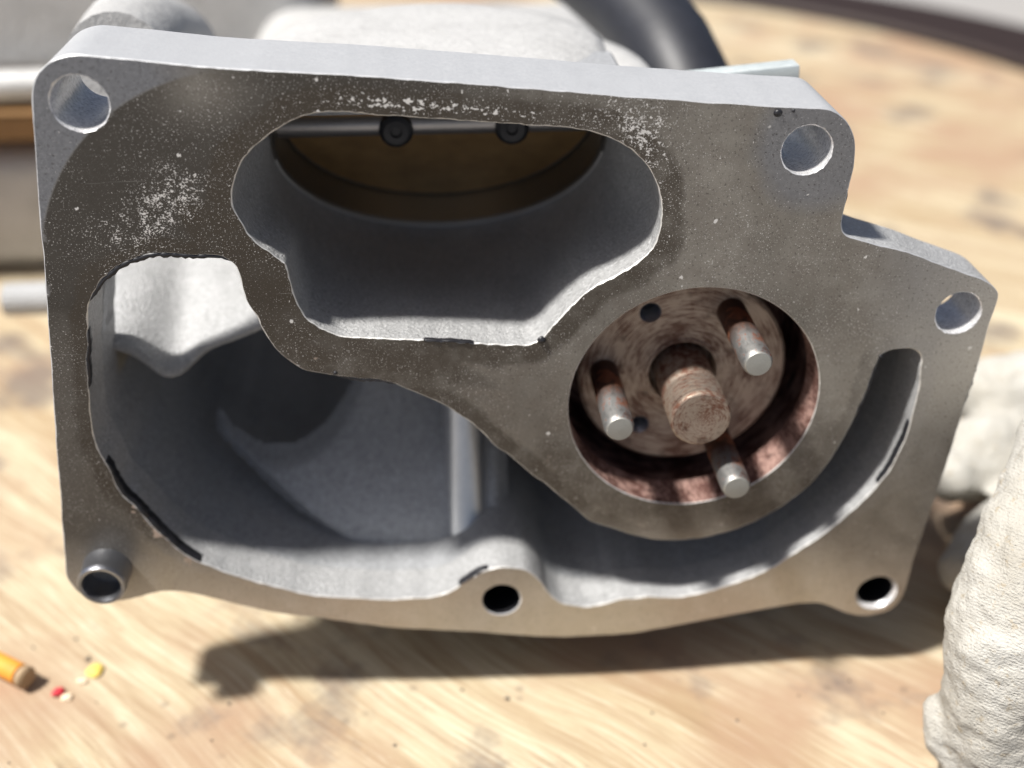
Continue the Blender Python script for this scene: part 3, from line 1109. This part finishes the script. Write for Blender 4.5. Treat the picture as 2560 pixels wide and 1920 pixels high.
for i, (u, v, s) in enumerate(((7.0, 12.0, 1.0), (57.4, 65.6, .9), (60.8, 66.0, .4), (90.4, 4.0, .5), (-42, 5, .5))):
    bm = bmesh.new()
    bmesh.ops.create_icosphere(bm, subdivisions=2, radius=s * .001)
    for w in bm.verts:
        w.co *= 1 + .5 * mnoise.noise(w.co * 2500 + Vector((i, 0, 0)))
        w.co.y *= .7
        w.co += loc(u, v, -.1 * s)
    me = bpy.data.meshes.new('sealant_crumb')
    bm.to_mesh(me)
    bm.free()
    link('sealant_crumb', me, M['black'], cas)

# ------------------------------------------------------------------ gloves
def glove(name, chains, label, cat, seed, voxel=.0011):
    bm = bmesh.new()
    for ch in chains:
        for (p, r_), (q, s) in zip(ch[:-1], ch[1:]):
            n = max(2, int((q - p).length / (.35 * min(r_, s))))
            for k in range(n + 1):
                t = k / n
                bmesh.ops.create_icosphere(bm, subdivisions=2, radius=r_ + (s - r_) * t, matrix=Matrix.Translation(p.lerp(q, t)))
    me = bpy.data.meshes.new(name)
    bm.to_mesh(me)
    bm.free()
    tmp = bpy.data.objects.new('tmp', me)
    C.objects.link(tmp)
    m = tmp.modifiers.new('r', 'REMESH')
    m.mode, m.voxel_size = 'VOXEL', voxel
    m = tmp.modifiers.new('s', 'SMOOTH')
    m.factor, m.iterations = .6, 8
    dg = bpy.context.evaluated_depsgraph_get()
    me2 = bpy.data.meshes.new_from_object(tmp.evaluated_get(dg))
    bpy.data.objects.remove(tmp)
    bpy.data.meshes.remove(me)
    nv = len(me2.vertices)
    co = np.empty(nv * 3)
    no = np.empty(nv * 3)
    me2.vertices.foreach_get('co', co)
    me2.vertices.foreach_get('normal', no)
    co, no = co.reshape(-1, 3), no.reshape(-1, 3)
    o3 = Vector((seed, 0, 0))
    disp = np.array([.0022 * mnoise.noise(Vector(c) * 45 + o3) + .0011 * mnoise.noise(Vector(c) * 140 + o3) + .0005 * mnoise.noise(Vector(c) * 420 + o3) for c in co])
    co = co + no * disp[:, None]
    co[:, 2] = np.maximum(co[:, 2], .0008 + .0004 * rng.random(nv))
    me2.vertices.foreach_set('co', co.ravel())
    me2.update()
    o = link(name, me2, M['glove'])
    tag(o, label, cat, 'pair of white work gloves')
    # origin under the glove
    c = Vector(co.mean(0))
    c.z = 0
    me2.transform(Matrix.Translation(-c))
    o.location = c
    return o


A = lambda x, y, d, r_: (at(x, y, d), r_)
glove('work_glove', [
    [A(2510, 1835, .287, .0150), A(2535, 1600, .277, .0160), A(2620, 1350, .277, .0165), A(2700, 1150, .283, .016), A(2800, 950, .29, .016)],
    [A(2520, 1960, .295, .016), A(2650, 1650, .285, .02), A(2760, 1350, .285, .02)],
    [A(2700, 1900, .30, .022), A(2800, 1600, .30, .03), A(2900, 1200, .32, .03)],
    [(on_table(2600, 1850) + Vector((0, 0, .012)), .014), (on_table(2620, 1500) + Vector((0.02, 0, .02)), .022), (on_table(2750, 1250) + Vector((0.03, 0, .03)), .03)],
    [A(2352, 1785, .292, .0048), A(2372, 1850, .292, .0058), A(2440, 1920, .29, .007), A(2520, 1960, .29, .008)],
], 'white knit work glove bulging up at the lower right corner, nearest the camera', 'glove', 3.0)
glove('work_glove', [
    [A(2492, 985, .40, .0150), A(2600, 985, .40, .0165), A(2800, 985, .42, .02)],
    [A(2440, 1120, .385, .009), A(2520, 1090, .395, .012), A(2640, 1060, .405, .016)],
    [A(2385, 1190, .378, .009), A(2470, 1180, .385, .010), A(2600, 1150, .39, .014)],
    [A(2412, 1420, .352, .0082), A(2480, 1350, .358, .0095), A(2580, 1270, .37, .012)],
    [(on_table(2700, 1130) + Vector((0, 0, .02)), .022), (on_table(2900, 1130) + Vector((0, 0, .025)), .03)],
], 'blurred white work glove with curled fingers lying behind the nearer glove', 'glove', 9.0, .0014)

# ------------------------------------------------------------------ litter on the table
p, q = on_table(-40, 1640, .0045), on_table(58, 1690, .0045)
t = (q - p)
o = empty('paper_stub', p)
lathe('orange_paper', [(2.8, 0), (3.1, .3), (3.1, t.length * 1000 - 1.2), (2.9, t.length * 1000 - 1)], M['orange'], o, (0, 0, 0), t, 24)
lathe('burnt_end', [(3.1, 0), (3.2, 1.6), (2.4, 2.2)], M['ash'], o, t * .985, t, 24)
tag(o, 'short orange cylindrical stub lying at the left edge of the table', 'stub')


def crumb(name, x, y, sx, sy, sz, m, label, cat, seed):
    bm = bmesh.new()
    bmesh.ops.create_icosphere(bm, subdivisions=3, radius=1)
    for w in bm.verts:
        w.co *= 1 + .35 * mnoise.noise(w.co * 1.3 + Vector((seed, 0, 0)))
        w.co = Vector((w.co.x * sx, w.co.y * sy, w.co.z * sz + sz * .8)) * .001
    me = bpy.data.meshes.new(name)
    bm.to_mesh(me)
    bm.free()
    o = link(name, me, m)
    o.location = on_table(x, y)
    o.rotation_euler = (0, 0, seed)
    tag(o, label, cat)


crumb('crumb', 238, 1682, 2.6, 2.1, 1.0, M['yellow'], 'flat yellow crumb on the wood near the orange stub', 'crumb', 1.1)
crumb('crumb', 147, 1735, 1.5, 1.9, 1.0, M['red'], 'small red crumb on the wood below the yellow one', 'crumb', 2.3)
crumb('crumb', 205, 1705, 1.7, 1.0, .6, M['pale'], 'pale peach crumb between the red and yellow crumbs', 'crumb', 3.1)
crumb('crumb', 168, 1745, 1.4, 1.6, .6, M['pale'], 'pale peach crumb touching the red crumb', 'crumb', 5.1)
vs, fs = [], []
for k in range(20):
    c = on_table(rng.uniform(0, 2300), rng.uniform(1560, 1915))
    s = rng.uniform(.0002, .0006) * (1 if rng.random() < .8 else 1.6)
    a = rng.uniform(0, 6.3)
    b = len(vs)
    for i in range(6):
        q_ = a + i * math.pi / 3
        vs.append(c + Vector((math.cos(q_) * s * rng.uniform(.7, 1.3), math.sin(q_) * s * rng.uniform(.7, 1.3), .0002)))
    vs.append(c + Vector((0, 0, s * .8 + .0002)))
    fs += [(b + i, b + (i + 1) % 6, b + 6) for i in range(6)]
o = mesh('grit', vs, fs, M['grit'])
tag(o, 'scattered dark grit on the wooden tabletop', 'grit', kind='stuff')
